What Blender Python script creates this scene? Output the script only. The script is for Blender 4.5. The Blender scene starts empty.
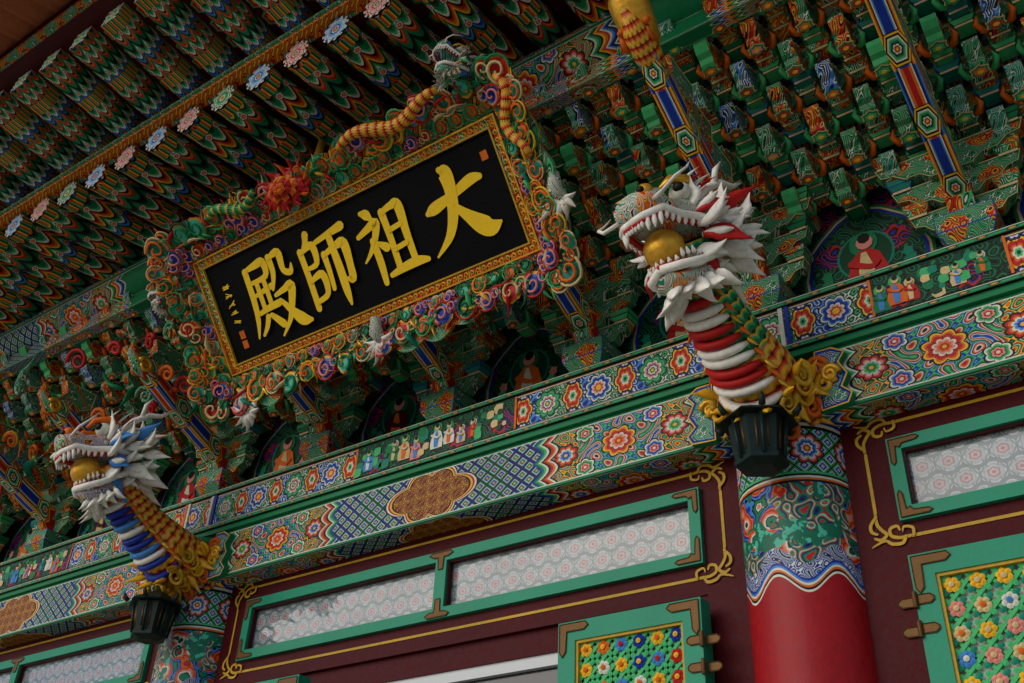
import bpy,bmesh,math,random
from mathutils import Vector,Matrix
random.seed(7)
S=4.4; H0=1.6          # building unit -> metres, eye height
BW=.958                # bay width (units)
XC=[-.356+BW*k for k in (-3,-2,-1,0,1)]
XL,XR=XC[0]-.12,XC[-1]+.12
pi=math.pi
sc=bpy.context.scene
# ------------------------------------------------------------------ colours
BK=(.004,.005,.006);DG=(.002,.05,.022);G=(.004,.18,.065);LG=(.05,.42,.14);TE=(.004,.2,.13);LT=(.07,.46,.32)
W=(.64,.65,.55);CR=(.62,.47,.22);Y=(.8,.43,.02);OR=(.68,.13,.01);R=(.45,.012,.01);MR=(.06,.003,.005)
PK=(.7,.24,.2);BL=(.006,.03,.3);LB=(.05,.22,.58);PU=(.1,.03,.16)
# ------------------------------------------------------------------ node maths
class Ex:
    def __init__(s,t,o): s.t=t;s.o=o
    def __add__(s,b): return mt(s.t,'ADD',s,b)
    __radd__=__add__
    def __sub__(s,b): return mt(s.t,'SUBTRACT',s,b)
    def __rsub__(s,b): return mt(s.t,'SUBTRACT',b,s)
    def __mul__(s,b): return mt(s.t,'MULTIPLY',s,b)
    __rmul__=__mul__
    def __truediv__(s,b): return mt(s.t,'DIVIDE',s,b)
    def __gt__(s,b): return mt(s.t,'GREATER_THAN',s,b)
    def __lt__(s,b): return mt(s.t,'LESS_THAN',s,b)
def mt(t,op,*a):
    n=t.nodes.new('ShaderNodeMath');n.operation=op
    for i,x in enumerate(a):
        if isinstance(x,Ex): t.links.new(x.o,n.inputs[i])
        else: n.inputs[i].default_value=x
    return Ex(t,n.outputs[0])
def fr(a): return mt(a.t,'FRACT',a)
def ab(a): return mt(a.t,'ABSOLUTE',a)
def sn(a): return mt(a.t,'SINE',a)
def cs(a): return mt(a.t,'COSINE',a)
def flo(a): return mt(a.t,'FLOOR',a)
def mn(a,b): return mt(a.t,'MINIMUM',a,b)
def mx(a,b): return mt(a.t,'MAXIMUM',a,b)
def leng(x,y): return mt(x.t,'SQRT',x*x+y*y)
def ramp(t,f,cols,pos=None,interp='CONSTANT'):
    n=t.nodes.new('ShaderNodeValToRGB');cr=n.color_ramp;cr.interpolation=interp
    k=len(cols)
    if pos is None: pos=[i/k for i in range(k)]
    cr.elements[0].position=pos[0];cr.elements[0].color=(*cols[0],1)
    cr.elements.remove(cr.elements[1])
    for p,c in zip(pos[1:],cols[1:]):
        e=cr.elements.new(p);e.color=(*c,1)
    t.links.new(f.o,n.inputs[0]);return Ex(t,n.outputs[0])
def mixc(t,f,a,b,blend='MIX'):
    n=t.nodes.new('ShaderNodeMix');n.data_type='RGBA';n.blend_type=blend
    for i,x in ((0,f),(6,a),(7,b)):
        if isinstance(x,Ex): t.links.new(x.o,n.inputs[i])
        elif i==0: n.inputs[0].default_value=x
        else: n.inputs[i].default_value=(*x,1)
    return Ex(t,n.outputs[2])
def newmat(name):
    m=bpy.data.materials.new(name);m.use_nodes=True;return m,m.node_tree
def uvs(t):
    n=t.nodes.new('ShaderNodeUVMap');s=t.nodes.new('ShaderNodeSeparateXYZ')
    t.links.new(n.outputs[0],s.inputs[0]);return Ex(t,s.outputs[0]),Ex(t,s.outputs[1])
def obj(t):
    n=t.nodes.new('ShaderNodeTexCoord');s=t.nodes.new('ShaderNodeSeparateXYZ')
    t.links.new(n.outputs['Object'],s.inputs[0]);return [Ex(t,s.outputs[i])*(1/S) for i in range(3)]
def noise(t,scale,det=4,vec=None):
    n=t.nodes.new('ShaderNodeTexNoise');n.inputs['Scale'].default_value=scale;n.inputs['Detail'].default_value=det
    if vec is None:
        c=t.nodes.new('ShaderNodeTexCoord');vec=c.outputs['Object']
    t.links.new(vec,n.inputs['Vector']);return Ex(t,n.outputs['Fac'])
def finish(m,col,rough=.5,metal=0,bump=.25,grime=.6,spec=.2,coat=0):
    t=m.node_tree;b=t.nodes['Principled BSDF']
    n1=noise(t,2.3,5);n2=noise(t,34,3)
    f=(n1*.9+n2*.9)*grime+(1-grime*.92)
    c=t.nodes.new('ShaderNodeCombineColor')
    for i in range(3): t.links.new(f.o,c.inputs[i])
    cc=mixc(t,1.0,col,Ex(t,c.outputs[0]),'MULTIPLY')
    t.links.new(cc.o,b.inputs['Base Color'])
    r=n2*.3+(rough-.15);t.links.new(r.o,b.inputs['Roughness'])
    b.inputs['Metallic'].default_value=metal
    b.inputs['Specular IOR Level'].default_value=spec
    if coat: b.inputs['Coat Weight'].default_value=coat;b.inputs['Coat Roughness'].default_value=.15
    if bump:
        bp=t.nodes.new('ShaderNodeBump');bp.inputs['Strength'].default_value=bump;bp.inputs['Distance'].default_value=.004
        t.links.new(noise(t,60,3).o,bp.inputs['Height']);t.links.new(bp.outputs[0],b.inputs['Normal'])
    return m
MATS=[];MI={}
def reg(m): MI[m.name]=len(MATS);MATS.append(m);return m
def solid(name,col,**k):
    m,t=newmat(name);finish(m,col,**k);return reg(m)
for nm,c in (('green_paint',G),('dark_green',DG),('light_green',LG),('teal_paint',TE),('white_paint',W),('cream',CR),('yellow_paint',Y),
    ('orange_paint',OR),('red_paint',R),('maroon_paint',MR),('pink_paint',PK),('blue_paint',BL),('light_blue',LB),('black_paint',BK),('light_teal',LT)):
    solid(nm,c)
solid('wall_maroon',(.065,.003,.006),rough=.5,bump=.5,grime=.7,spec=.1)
solid('gold_leaf',(.75,.40,.04),rough=.38,metal=.5,grime=.8,bump=.5)
solid('gold_letters',(.95,.62,.02),rough=.5,metal=.0,grime=.2)
solid('line_gold',(.5,.3,.02),rough=.5,grime=.8)
solid('board_black',(.003,.003,.004),rough=.6,bump=.4,spec=.08)
solid('bronze',(.11,.055,.018),rough=.45,metal=.5)
solid('iron',(.010,.022,.02),rough=.45,metal=.2)
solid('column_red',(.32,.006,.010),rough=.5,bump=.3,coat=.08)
solid('door_teal',(.006,.25,.14),rough=.4,grime=.5)
solid('terracotta',(.36,.10,.035),rough=.7)
solid('granite',(.42,.4,.37),rough=.8,bump=.8)
solid('white_metal',(.6,.62,.64),rough=.35,grime=.1)
solid('dark_glass',(.012,.014,.016),rough=.16,spec=.6,grime=.2,bump=0)
solid('bone',(.8,.77,.70),rough=.55,grime=.6)
def rosette(t,x,y,Rr,n,cols,rot=0.):
    r=leng(x,y)*(1/Rr);th=mt(t,'ARCTAN2',y,x)+rot
    lob=ab(sn(th*(n/2)))
    s=r/(lob*.24+.76)
    c=ramp(t,s,cols)
    line=(lob<.13)*(r>.36)*(s<.82)
    c=mixc(t,line,c,BK)
    return c,(s<.995)
def swirl(t,x,y,s,cols,amp=1.8,k=.8,ph=0.):
    X=x*(2*pi/s)+ph;Z=y*(2*pi/s)+ph*1.3
    w=sn(X+sn(Z)*amp)+sn(Z+sn(X)*amp)
    return ramp(t,fr(w*k+5.),cols),w
def curlmat(name,s,A,B,th=.75):
    m,t=newmat(name);x,y,z=obj(t)
    c1,w=swirl(t,x+y*.6,z+y*.5,s,A)
    c2=ramp(t,fr(w*.8+5.3),B)
    sel=sn(x*(2*pi/(s*2.1)))+sn((z+y)*(2*pi/(s*1.7)))
    finish(m,mixc(t,sel>th,c1,c2));reg(m)
curlmat('curl_green',.022,[DG,G,G,LG,G,BK,G,W],[BK,R,OR,OR,Y,BK],.6)
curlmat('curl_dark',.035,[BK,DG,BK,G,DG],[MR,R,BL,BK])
curlmat('curl_teal',.02,[G,TE,LT,BK,TE,W],[BL,LB,W,BK],.5)
curlmat('curl_red',.018,[R,OR,Y,BK,R],[G,LG,W,BK],.7)
curlmat('curl_face',.022,[W,W,R,W,TE,LT,W,BK],[W,OR,Y,R],.6)
curlmat('curl_face2',.022,[OR,Y,W,LB,BL,W,BK],[W,LG,G,R],.6)
def m_strip():
    m,t=newmat('lotus_strip');u,v=uvs(t);h=.052
    y=(v-.5)*h;c=.076
    col,w=swirl(t,u,y,.026,[DG,G,LG,BK,G,W],k=.6)
    c2=ramp(t,fr(w*.6+5.3),[BL,LB,W,BK,BL])
    col=mixc(t,sn(u*(2*pi/c))>.4,col,c2)
    x=(fr(u*(1/c))-.5)*c;x2=(fr(u*(1/c)+.5)-.5)*c
    a,k=rosette(t,x2,y*.72,.0165,6,[DG,LG,W,OR,R,R,Y,BK],pi/2);col=mixc(t,k,col,a)
    a,k=rosette(t,x2,ab(y)-.026,.011,8,[Y,R,PK,W,BL,BK]);col=mixc(t,k,col,a)
    a,k=rosette(t,x,y,.0215,8,[Y,Y,R,PK,W,BL,BL,LB,W,BK]);
    a2,k2=rosette(t,x,y,.0215,8,[Y,G,W,PU,PK,W,G,LG,G,BK]);
    par=(fr(flo(u*(1/c))*.5)>.3);a=mixc(t,par,a,a2)
    col=mixc(t,k,col,a)
    e=ab(v-.5);col=mixc(t,e>.42,col,ramp(t,(e-.42)*12.5,[BK,W,OR,G]))
    finish(m,col);reg(m)
m_strip()
def m_lip():
    m,t=newmat('moulding_paint');u,v=uvs(t)
    col=ramp(t,v,[BK,G,G,LG,G,G,G,W,BK]);x=fr(u*(1/.03))-.5
    k,_=rosette(t,x,(v-.45)*.9,.3,4,[Y,OR,BK,G])
    finish(m,mixc(t,_*.8,col,k));reg(m)
m_lip()
def m_beam(name,h,fl):
    m,t=newmat(name);u,v0=uvs(t);v=fr(v0*.9999);y=(v-.5)*h
    d=ab(fr((u+.356)*(1/BW)+.5)-.5)*BW
    g=.022;gx=ab(fr((d+y)*(1/g))-.5);gy=ab(fr((d-y)*(1/g))-.5)
    col=ramp(t,mx(gx,gy)*2.,[R,Y,BL,BL,LB,W,G,G,BK])
    k=(fr(d*(1/(g*4)))>.5);col=mixc(t,k,col,ramp(t,mx(gx,gy)*2.,[W,OR,G,G,LG,W,BL,BL,BK]))
    q=leng((d-.479)*.62,y);th=mt(t,'ARCTAN2',y,d-.479);sc_=q/(ab(cs(th*3.))*.012+h*.42)
    gs,w=swirl(t,u,y,.02,[BK,(.12,.04,.01),Y,(.4,.2,.03),BK,R],amp=2.4)
    gs=mixc(t,sc_>.8,gs,ramp(t,(sc_-.8)*5.,[BK,Y,R,W,BK]));col=mixc(t,sc_<1.,col,gs)
    x=d-fl
    hs,w=swirl(t,x,y,.046,[BL,LB,W,BK,R,OR,PK,W,BK,DG,G,G,LG],amp=2.1,k=.5)
    hs2=ramp(t,fr(w*.9+5.),[DG,G,LG,W,BK,G,R,OR,Y])
    hs=mixc(t,ab(x)>.055,hs,hs2)
    for ox,oy,rr,n,cl in ((0,0,.026,8,[Y,R,OR,PK,W,R,R,OR,Y,BK]),(.047,.028,.016,6,[W,R,PK,G,LG,W,BK]),(-.047,.028,.016,6,[W,R,PK,BL,LB,W,BK]),(.075,0,.02,8,[Y,BL,LB,W,OR,R,BK]),(-.075,0,.02,8,[Y,G,LG,W,PK,R,BK])):
        a,k=rosette(t,x-ox,ab(y)-oy if oy else y,rr,n,cl);hs=mixc(t,k,hs,a)
    wob=ab(sn(y*(pi/h*3)))*.012
    d2=d+wob
    col=mixc(t,d2<.30,col,hs)
    st=ramp(t,(d2-.285)*(1/.03),[BK,W,OR,R,BK,W,LG,G,BL]);col=mixc(t,(d2>.285)*(d2<.315),col,st)
    st=ramp(t,(d2-.06)*(1/.045),[G,W,BK,BL,LB,W,R,OR,Y,BK,G,LG,W,BK]);col=mixc(t,d2<.105,col,st)
    e=ab(v-.5);col=mixc(t,e>.455,col,G);col=mixc(t,(e>.44)*(e<.458),col,W)
    finish(m,col);reg(m)
m_beam('head_beam_paint',.09,.19)
m_beam('purlin_paint',.07,.2)
def m_rafter(name,per,n,A,B,wd):
    m,t=newmat(name);u,v=uvs(t)
    q=u*(1/per);s=ab(sn(v*(pi*n)));f0=q-s*.45
    row=flo(f0);f=fr(f0)
    a=ramp(t,f,A);b=ramp(t,f,B);col=mixc(t,fr(row*.5)>.3,a,b)
    x=(fr(v*n+.5)-.5)*wd/n;yy=(fr(q-.1)-.5)*per
    r1,k=rosette(t,x,yy,min(per*.2,wd/n*.3),6,[Y,R,PK,W,BK]);col=mixc(t,k,col,r1)
    bd=mt(t,'GREATER_THAN',sn(u*61.+1.),.86);col=mixc(t,bd,col,ramp(t,fr(v*n*2.),[R,OR,Y,BK,G,LG]))
    finish(m,col);reg(m)
A1=[BK,DG,G,G,LG,W,BK,R,OR,Y];A2=[BK,G,LG,W,BL,LB,BK,G,R,OR];A3=[DG,G,LG,W,BK,OR,R,G,G,BK]
m_rafter('rafter_paint',.05,6,A1,A2,.13);m_rafter('rafter_paint_b',.05,6,A3,A1,.13);m_rafter('flying_rafter_paint',.035,2,A3,A2,.026)
def m_disc(name,cols,n,bgc):
    m,t=newmat(name);u,v=uvs(t)
    c,k=rosette(t,u,v,.9,n,cols);r=leng(u,v)
    ring=mt(t,'ARCTAN2',v,u);dots=(sn(ring*12.)>.2)
    c=mixc(t,k,bgc,c);c=mixc(t,(r>.86),c,mixc(t,dots,BK,W));finish(m,c,grime=.3);reg(m)
PK2=(.8,.32,.36);LB2=(.15,.42,.8)
m_disc('rafter_end_blue',[Y,R,W,BL,LB2,LB2,W,LB2,W],8,BL)
m_disc('rafter_end_pink',[Y,G,W,R,PK2,PK2,W,R,W],8,R)
m_disc('rafter_end_green',[R,Y,W,G,LG,LG,W,G,W],8,DG)
def m_arm():
    m,t=newmat('arm_stripes');u,v=uvs(t);c=.085
    k=fr(u*(1/c));e=ab(v-.5)*2.
    a=ramp(t,e,[BL,BL,BL,LB,W,BK,OR,Y]);b=ramp(t,e,[R,R,OR,OR,W,BK,BL,LB])
    par=fr(flo(u*(1/c))*.5)>.3;col=mixc(t,par,a,b)
    x=(k-.25)*c;yy=(v-.5)*.03
    hx=mx(ab(x)*1.,ab(yy)+ab(x)*.45)
    f=ramp(t,hx*(1/.02),[W,PK,G,G,LG,W,BK,Y,BK]);col=mixc(t,hx<.019,col,f)
    a,kk=rosette(t,x,yy,.008,6,[Y,R,W,BK]);col=mixc(t,kk,col,a)
    finish(m,col);reg(m)
m_arm()
def m_soffit():
    m,t=newmat('soffit_paint');x,y,z=obj(t);c=.06
    col,w=swirl(t,x,y,.04,[BK,DG,G,DG,BL])
    gx=(fr(x*(1/c))-.5)*c;gy=(fr((y+z)*(1/c))-.5)*c
    a,k=rosette(t,gx,gy,.023,8,[Y,R,PK,W,PU,BL,PK,W,BK]);col=mixc(t,k,col,a);finish(m,col);reg(m)
m_soffit()
def m_col():
    m,t=newmat('column_painting');u,v=uvs(t)
    fig,w=swirl(t,u,v,.05,[TE,G,DG,BL,BK,OR,G,W,LT,R],amp=2.9,k=.55)
    vo=t.nodes.new('ShaderNodeTexVoronoi');vo.inputs['Scale'].default_value=9
    tc=t.nodes.new('ShaderNodeTexCoord');t.links.new(tc.outputs['Object'],vo.inputs['Vector'])
    vv=Ex(t,vo.outputs['Distance']);fig2=ramp(t,fr(vv*1.6+noise(t,12.,3)*.9),[PK,OR,R,OR,BL,LB,BK,G,TE,DG,W])
    n=noise(t,4.,3);fig=mixc(t,n>.46,fig,fig2)
    cl=mixc(t,noise(t,26.,4)>.56,(.01,.14,.08),LT);fig=mixc(t,noise(t,7.,2)>.56,fig,cl)
    col=fig
    z=v-.505;g=.02
    gx=ab(fr((u+z)*(1/g))-.5);gy=ab(fr((u-z)*(1/g))-.5)
    lat=ramp(t,mx(gx,gy)*2.,[R,W,BL,BL,LB,W,G,LG,BK])
    a,k=rosette(t,(fr(u*(1/.05))-.5)*.05,v-.535,.02,8,[Y,R,W,BL,LB,W,PK,R,BK]);lat=mixc(t,k,lat,a)
    col=mixc(t,v>.508,col,lat)
    b=ramp(t,(v-.558)*(1/.05),[BK,W,BL,LB,W,R,OR,W,G,LG,BK,Y,G]);col=mixc(t,v>.558,col,b)
    b=ramp(t,(v-.496)*(1/.012),[BK,OR,W,BK,LG]);col=mixc(t,(v>.496)*(v<.508),col,b)
    s=ab(sn(u*(pi/.062)));q=v-.378-s*s*.02
    cr,w=swirl(t,u,v,.026,[BL,LB,W,BK,PU,BL,W],amp=2.);col=mixc(t,q<.03,col,cr)
    fr_=ramp(t,q*(1/.014),[W,BK,OR,W,LB,BL]);col=mixc(t,q<.014,col,fr_)
    col=mixc(t,q<0.,col,(.32,.006,.010))
    finish(m,col,coat=.08);reg(m)
m_col()
def m_scale(name,cols,a,b):
    m,t=newmat(name);u,v=uvs(t);y=u*b;row=flo(y);x=v*a+fr(row*.5)
    dx=fr(x)-.5;dy=fr(y);d=leng(dx*1.15,dy)
    finish(m,ramp(t,d*.85,cols),rough=.4);reg(m)
m_scale('scales_gold',[(.2,.05,.01),(.5,.25,.02),Y,(.7,.42,.08),OR,R,BK],14,80)
m_scale('scales_green',[DG,G,G,LG,Y,BK],14,80)
m_scale('scales_spot',[BL,W,LB,BL,CR,OR,BK],10,90)
def m_glass():
    m,t=newmat('transom_pane');x,y,z=obj(t);c=.026
    row=flo(z*(1/(c*.866)));xx=(fr(x*(1/c)+fr(row*.5))-.5)*c;zz=(fr(z*(1/(c*.866)))-.5)*c
    r=leng(xx,zz);th=mt(t,'ARCTAN2',zz,xx);rr=r*(1/.0145)*(1.1-ab(sn(th*3.))*.18)
    col=ramp(t,rr,[(.30,.10,.11),(.38,.33,.33),(.30,.13,.15),(.34,.36,.38),(.22,.30,.33),(.40,.40,.41),(.12,.16,.18)])
    l=mn(ab(sn((xx+zz*.577)*240.)),ab(sn((xx-zz*.577)*240.)));col=mixc(t,(l<.22)*(r>.009),col,(.12,.18,.19))
    finish(m,col,rough=.3,bump=0,grime=.9,coat=1.)
    m.node_tree.nodes['Principled BSDF'].inputs['Coat Roughness'].default_value=.02;reg(m)
m_glass()
def m_ground():
    m,t=newmat('paving')
    br=t.nodes.new('ShaderNodeTexBrick');tc=t.nodes.new('ShaderNodeTexCoord');t.links.new(tc.outputs['Object'],br.inputs[0])
    br.inputs['Color1'].default_value=(.38,.35,.29,1);br.inputs['Color2'].default_value=(.44,.40,.34,1);br.inputs['Mortar'].default_value=(.12,.11,.1,1);br.inputs['Scale'].default_value=1.2
    br.inputs['Mortar Size'].default_value=.008
    finish(m,Ex(t,br.outputs[0]),rough=.85,bump=.5,grime=.3);reg(m)
m_ground()
# ------------------------------------------------------------------ mesh builder
class MB:
    def __init__(s): s.v=[];s.f=[];s.m=[];s.uv=[];s.sm=[]
    def face(s,pts,m,uv=None,smooth=False):
        n=len(s.v);s.v+=[tuple(p) for p in pts];s.f.append(tuple(range(n,n+len(pts))));s.m.append(MI[m] if isinstance(m,str) else m)
        s.uv+=uv if uv else [(0,0)]*len(pts);s.sm.append(smooth)
    def mesh(s,vs,fs,ms,uvl=None,smooth=False):
        n=len(s.v);s.v+=[tuple(p) for p in vs]
        for i,f in enumerate(fs):
            s.f.append(tuple(n+k for k in f));mm=ms[i] if isinstance(ms,list) else ms;s.m.append(MI[mm] if isinstance(mm,str) else mm)
            s.uv+=uvl[i] if uvl else [(0,0)]*len(f);s.sm.append(smooth)
    def build(s,name,parent=None,origin=None,bevel=0):
        me=bpy.data.meshes.new(name)
        o=Vector(origin) if origin else Vector((0,0,0))
        me.from_pydata([((x-o.x)*S,(y-o.y)*S,(z-o.z)*S) for x,y,z in s.v],[],s.f)
        used=sorted(set(s.m));rm={k:i for i,k in enumerate(used)}
        for k in used: me.materials.append(MATS[k])
        me.polygons.foreach_set('material_index',[rm[k] for k in s.m]);me.polygons.foreach_set('use_smooth',s.sm)
        uv=me.uv_layers.new(name='UVMap');uv.data.foreach_set('uv',[c for p in s.uv for c in p]);me.update()
        ob=bpy.data.objects.new(name,me);sc.collection.objects.link(ob)
        ob.location=(o.x*S,o.y*S,o.z*S+H0)
        if parent: 
            ob.parent=parent
            ob.location=(o.x*S-parent.location.x,o.y*S-parent.location.y,o.z*S+H0-parent.location.z)
        if bevel:
            b=ob.modifiers.new('bevel','BEVEL');b.width=bevel;b.segments=2;b.limit_method='ANGLE'
        return ob
def empty(name,loc=(0,0,0)):
    e=bpy.data.objects.new(name,None);e.location=loc;sc.collection.objects.link(e);return e
def box(mb,x0,x1,y0,y1,z0,z1,m,axis='x'):
    def uvf(pts,n):
        r=[]
        for x,y,z in pts:
            fx=(x-x0)/(x1-x0);fy=(y-y0)/(y1-y0);fz=(z-z0)/(z1-z0)
            if axis=='x': r.append((x,fz) if n=='y' else (x,fy) if n=='z' else (y,fz))
            elif axis=='y': r.append((y,fz) if n=='x' else (y,fx) if n=='z' else (x,fz))
            else: r.append((z,fx) if n=='y' else (z,fy) if n=='x' else (x,fy))
        return r
    for pts,n in (([(x0,y0,z0),(x1,y0,z0),(x1,y0,z1),(x0,y0,z1)],'y'),([(x1,y1,z0),(x0,y1,z0),(x0,y1,z1),(x1,y1,z1)],'y'),
        ([(x0,y1,z0),(x1,y1,z0),(x1,y0,z0),(x0,y0,z0)],'z'),([(x0,y0,z1),(x1,y0,z1),(x1,y1,z1),(x0,y1,z1)],'z'),
        ([(x0,y1,z0),(x0,y0,z0),(x0,y0,z1),(x0,y1,z1)],'x'),([(x1,y0,z0),(x1,y1,z0),(x1,y1,z1),(x1,y0,z1)],'x')):
        mb.face(pts,m,uvf(pts,n))
def tube(mb,pts,rad,m,seg=10,flat=1.,up=(0,0,1),cap=True,fn=None,matf=None,smooth=True,u0=0.):
    pts=[Vector(p) for p in pts];n=len(pts)
    if not isinstance(rad,(list,tuple)): rad=[rad]*n
    upv=Vector(up);rings=[];cum=u0;us=[]
    for i,p in enumerate(pts):
        d=(pts[min(i+1,n-1)]-pts[max(i-1,0)]).normalized()
        a=d.cross(upv)
        if a.length<1e-4: a=d.cross(Vector((1,0,0)))
        a.normalize();b=a.cross(d).normalized()
        if i: cum+=(p-pts[i-1]).length
        us.append(cum)
        rings.append([p+a*math.cos(2*pi*k/seg)*rad[i]+b*math.sin(2*pi*k/seg)*rad[i]*flat for k in range(seg)])
    vs=[q for r in rings for q in r]
    if fn: vs=[fn(q) for q in vs]
    fs=[];ms=[];uv=[]
    for i in range(n-1):
        for k in range(seg):
            k2=(k+1)%seg
            fs.append((i*seg+k,i*seg+k2,(i+1)*seg+k2,(i+1)*seg+k));ms.append(matf(k/seg) if matf else m)
            uv.append([(us[i],k/seg),(us[i],(k+1)/seg),(us[i+1],(k+1)/seg),(us[i+1],k/seg)])
    if cap:
        fs.append(tuple(range(seg-1,-1,-1)));ms.append(m);uv.append([(0,0)]*seg)
        fs.append(tuple((n-1)*seg+k for k in range(seg)));ms.append(m);uv.append([(0,0)]*seg)
    mb.mesh(vs,fs,ms,uv,smooth)
def sphere(mb,c,r,m,fn=None,seg=12,rg=8,sx=(1,1,1)):
    vs=[];fs=[]
    for i in range(rg+1):
        a=pi*i/rg
        for k in range(seg):
            b=2*pi*k/seg
            vs.append(Vector((c[0]+r*sx[0]*math.sin(a)*math.cos(b),c[1]+r*sx[1]*math.sin(a)*math.sin(b),c[2]+r*sx[2]*math.cos(a))))
    for i in range(rg):
        for k in range(seg):
            k2=(k+1)%seg;fs.append((i*seg+k,(i+1)*seg+k,(i+1)*seg+k2,i*seg+k2))
    if fn: vs=[fn(q) for q in vs]
    mb.mesh(vs,fs,m,None,True)
def beam(mb,p0,p1,w,h,m,em=None,u0=0.):
    p0=Vector(p0);p1=Vector(p1);d=(p1-p0);L=d.length;d/=L
    a=d.cross(Vector((0,0,1))).normalized();b=a.cross(d)
    c=[(-1,-1),(1,-1),(1,1),(-1,1)]
    q0=[p0+a*(w/2*i)+b*(h/2*j) for i,j in c];q1=[p1+a*(w/2*i)+b*(h/2*j) for i,j in c]
    for k in range(4):
        k2=(k+1)%4
        mb.face([q0[k],q0[k2],q1[k2],q1[k]],m,[(u0,0),(u0,1),(u0+L,1),(u0+L,0)])
    mb.face(q0[::-1],em or m,[(-.9,-.9),(.9,-.9),(.9,.9),(-.9,.9)][::-1]);mb.face(q1,m,[(0,0)]*4)
def plate(poly,th,mats,ins=(.0025,.003)):
    bm=bmesh.new();vs=[bm.verts.new((p,q,-th/2)) for p,q in poly];f=bm.faces.new(vs)
    r=bmesh.ops.extrude_face_region(bm,geom=[f]);
    for g in r['geom']:
        if isinstance(g,bmesh.types.BMVert): g.co.z+=th
    bmesh.ops.recalc_face_normals(bm,faces=bm.faces)
    for g in bm.faces: g.material_index=0
    for g in bm.faces:
        if abs(g.normal.z)>.9: g.material_index=1
    for lvl,i in enumerate(ins):
        caps=[g for g in bm.faces if abs(g.normal.z)>.9 and g.material_index==lvl+1]
        bmesh.ops.inset_individual(bm,faces=caps,thickness=i,depth=-.0006)
        for g in caps: g.material_index=lvl+2
    bm.verts.index_update()
    v=[tuple(x.co) for x in bm.verts];fa=[tuple(x.index for x in g.verts) for g in bm.faces];ms=[mats[min(g.material_index,len(mats)-1)] for g in bm.faces]
    bm.free();return v,fa,ms
def put(mb,T,fn):
    mb.mesh([fn(*p) for p in T[0]],T[1],list(T[2]))
def disc(mb,fn,cx,cy,r,z,m,n=12,lob=0,nl=6,dome=0.,rot=0):
    pts=[]
    for k in range(n):
        a=2*pi*k/n+rot;rr=r*(1-lob+lob*abs(math.sin(a*nl/2)))
        pts.append((cx+rr*math.cos(a),cy+rr*math.sin(a)))
    ce=fn(cx,cy,z+dome);vs=[ce]+[fn(p[0],p[1],z) for p in pts]
    mb.mesh(vs,[(0,1+k,1+(k+1)%n) for k in range(n)],m,[[(0,0),(math.cos(2*pi*k/n),math.sin(2*pi*k/n)),(math.cos(2*pi*(k+1)/n),math.sin(2*pi*(k+1)/n))] for k in range(n)])
def ribbon(mb,fn,pts,z,m,sub=4):
    P=[pts[0]]+list(pts)+[pts[-1]];out=[]
    for i in range(1,len(P)-2):
        for k in range(sub):
            t=k/sub;o=[]
            for j in range(3):
                a,b,c,d=P[i-1][j],P[i][j],P[i+1][j],P[i+2][j]
                o.append(.5*((2*b)+(-a+c)*t+(2*a-5*b+4*c-d)*t*t+(-a+3*b-3*c+d)*t**3))
            out.append(o)
    out.append(list(pts[-1]));L=[];Rr=[];n=len(out)
    for i,(x,y,w) in enumerate(out):
        x0,y0,_=out[max(i-1,0)];x1,y1,_=out[min(i+1,n-1)];dx,dy=x1-x0,y1-y0;l=math.hypot(dx,dy) or 1
        nx,ny=-dy/l*w/2,dx/l*w/2;L.append((x+nx,y+ny));Rr.append((x-nx,y-ny))
    vs=[];fs=[]
    for a,b in zip(L,Rr): vs+=[fn(a[0],a[1],z),fn(b[0],b[1],z)]
    for i in range(n-1): fs.append((2*i,2*i+1,2*i+3,2*i+2))
    mb.mesh(vs,fs,m)
    for e in (0,n-1): disc(mb,fn,out[e][0],out[e][1],out[e][2]*.5,z+.00015*(1 if e else 2),m,8)

# =================================================================== HALL
hall=empty('temple_hall',(0,S,0))
for i,xc in enumerate(XC):
    mb=MB();r=.061;seg=32
    z=[-.30,.375,.40,.5,.6,.646]
    vs=[];fs=[];uv=[];ms=[]
    for zz in z:
        for k in range(seg):
            a=2*pi*k/seg;vs.append((xc+r*math.cos(a),1+r*math.sin(a),zz))
    for j in range(len(z)-1):
        for k in range(seg):
            k2=(k+1)%seg;fs.append((j*seg+k,j*seg+k2,(j+1)*seg+k2,(j+1)*seg+k));ms.append('column_painting' if j>0 else 'column_red')
            c=2*pi*r/seg;uv.append([(k*c,z[j]),((k+1)*c,z[j]),((k+1)*c,z[j+1]),(k*c,z[j+1])])
    mb.mesh(vs,fs,ms,uv,True)
    for zz,rr,mm in ((.588,.064,'light_teal'),(.60,.066,'blue_paint'),(.612,.064,'orange_paint')):
        tube(mb,[(xc,1,zz-.004),(xc,1,zz-.002),(xc,1,zz+.002),(xc,1,zz+.004)],[r,rr,rr,r],mm,seg=32,up=(1,0,0),cap=False)
    tube(mb,[(xc,1,-.345),(xc,1,-.33),(xc,1,-.30)],[.1,.095,.08],'granite',seg=24,up=(1,0,0))
    mb.build('column_%d'%(i+1),hall)
mb=MB()
for a,b in zip(XC[:-1],XC[1:]):
    box(mb,a+.055,b-.055,.949,1.02,.570,.6445,'head_beam_paint')
    for s,xx in ((1,a+.06),(-1,b-.06)):
        T=plate([(0,-.004),(.03,-.002),(.036,.01),(.026,.02),(.034,.034),(.026,.050),(.034,.061),(.02,.071),(0,.071)],.012,['green_paint','yellow_paint','blue_paint','curl_teal'])
        put(mb,T,lambda p,q,t,s=s,xx=xx:(xx+s*p,.943+t,.569+q))
mb.build('head_beam',hall,bevel=.01)
mb=MB()
box(mb,XL-.02,XR+.02,.943,1.05,.645,.653,'green_paint')
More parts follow.
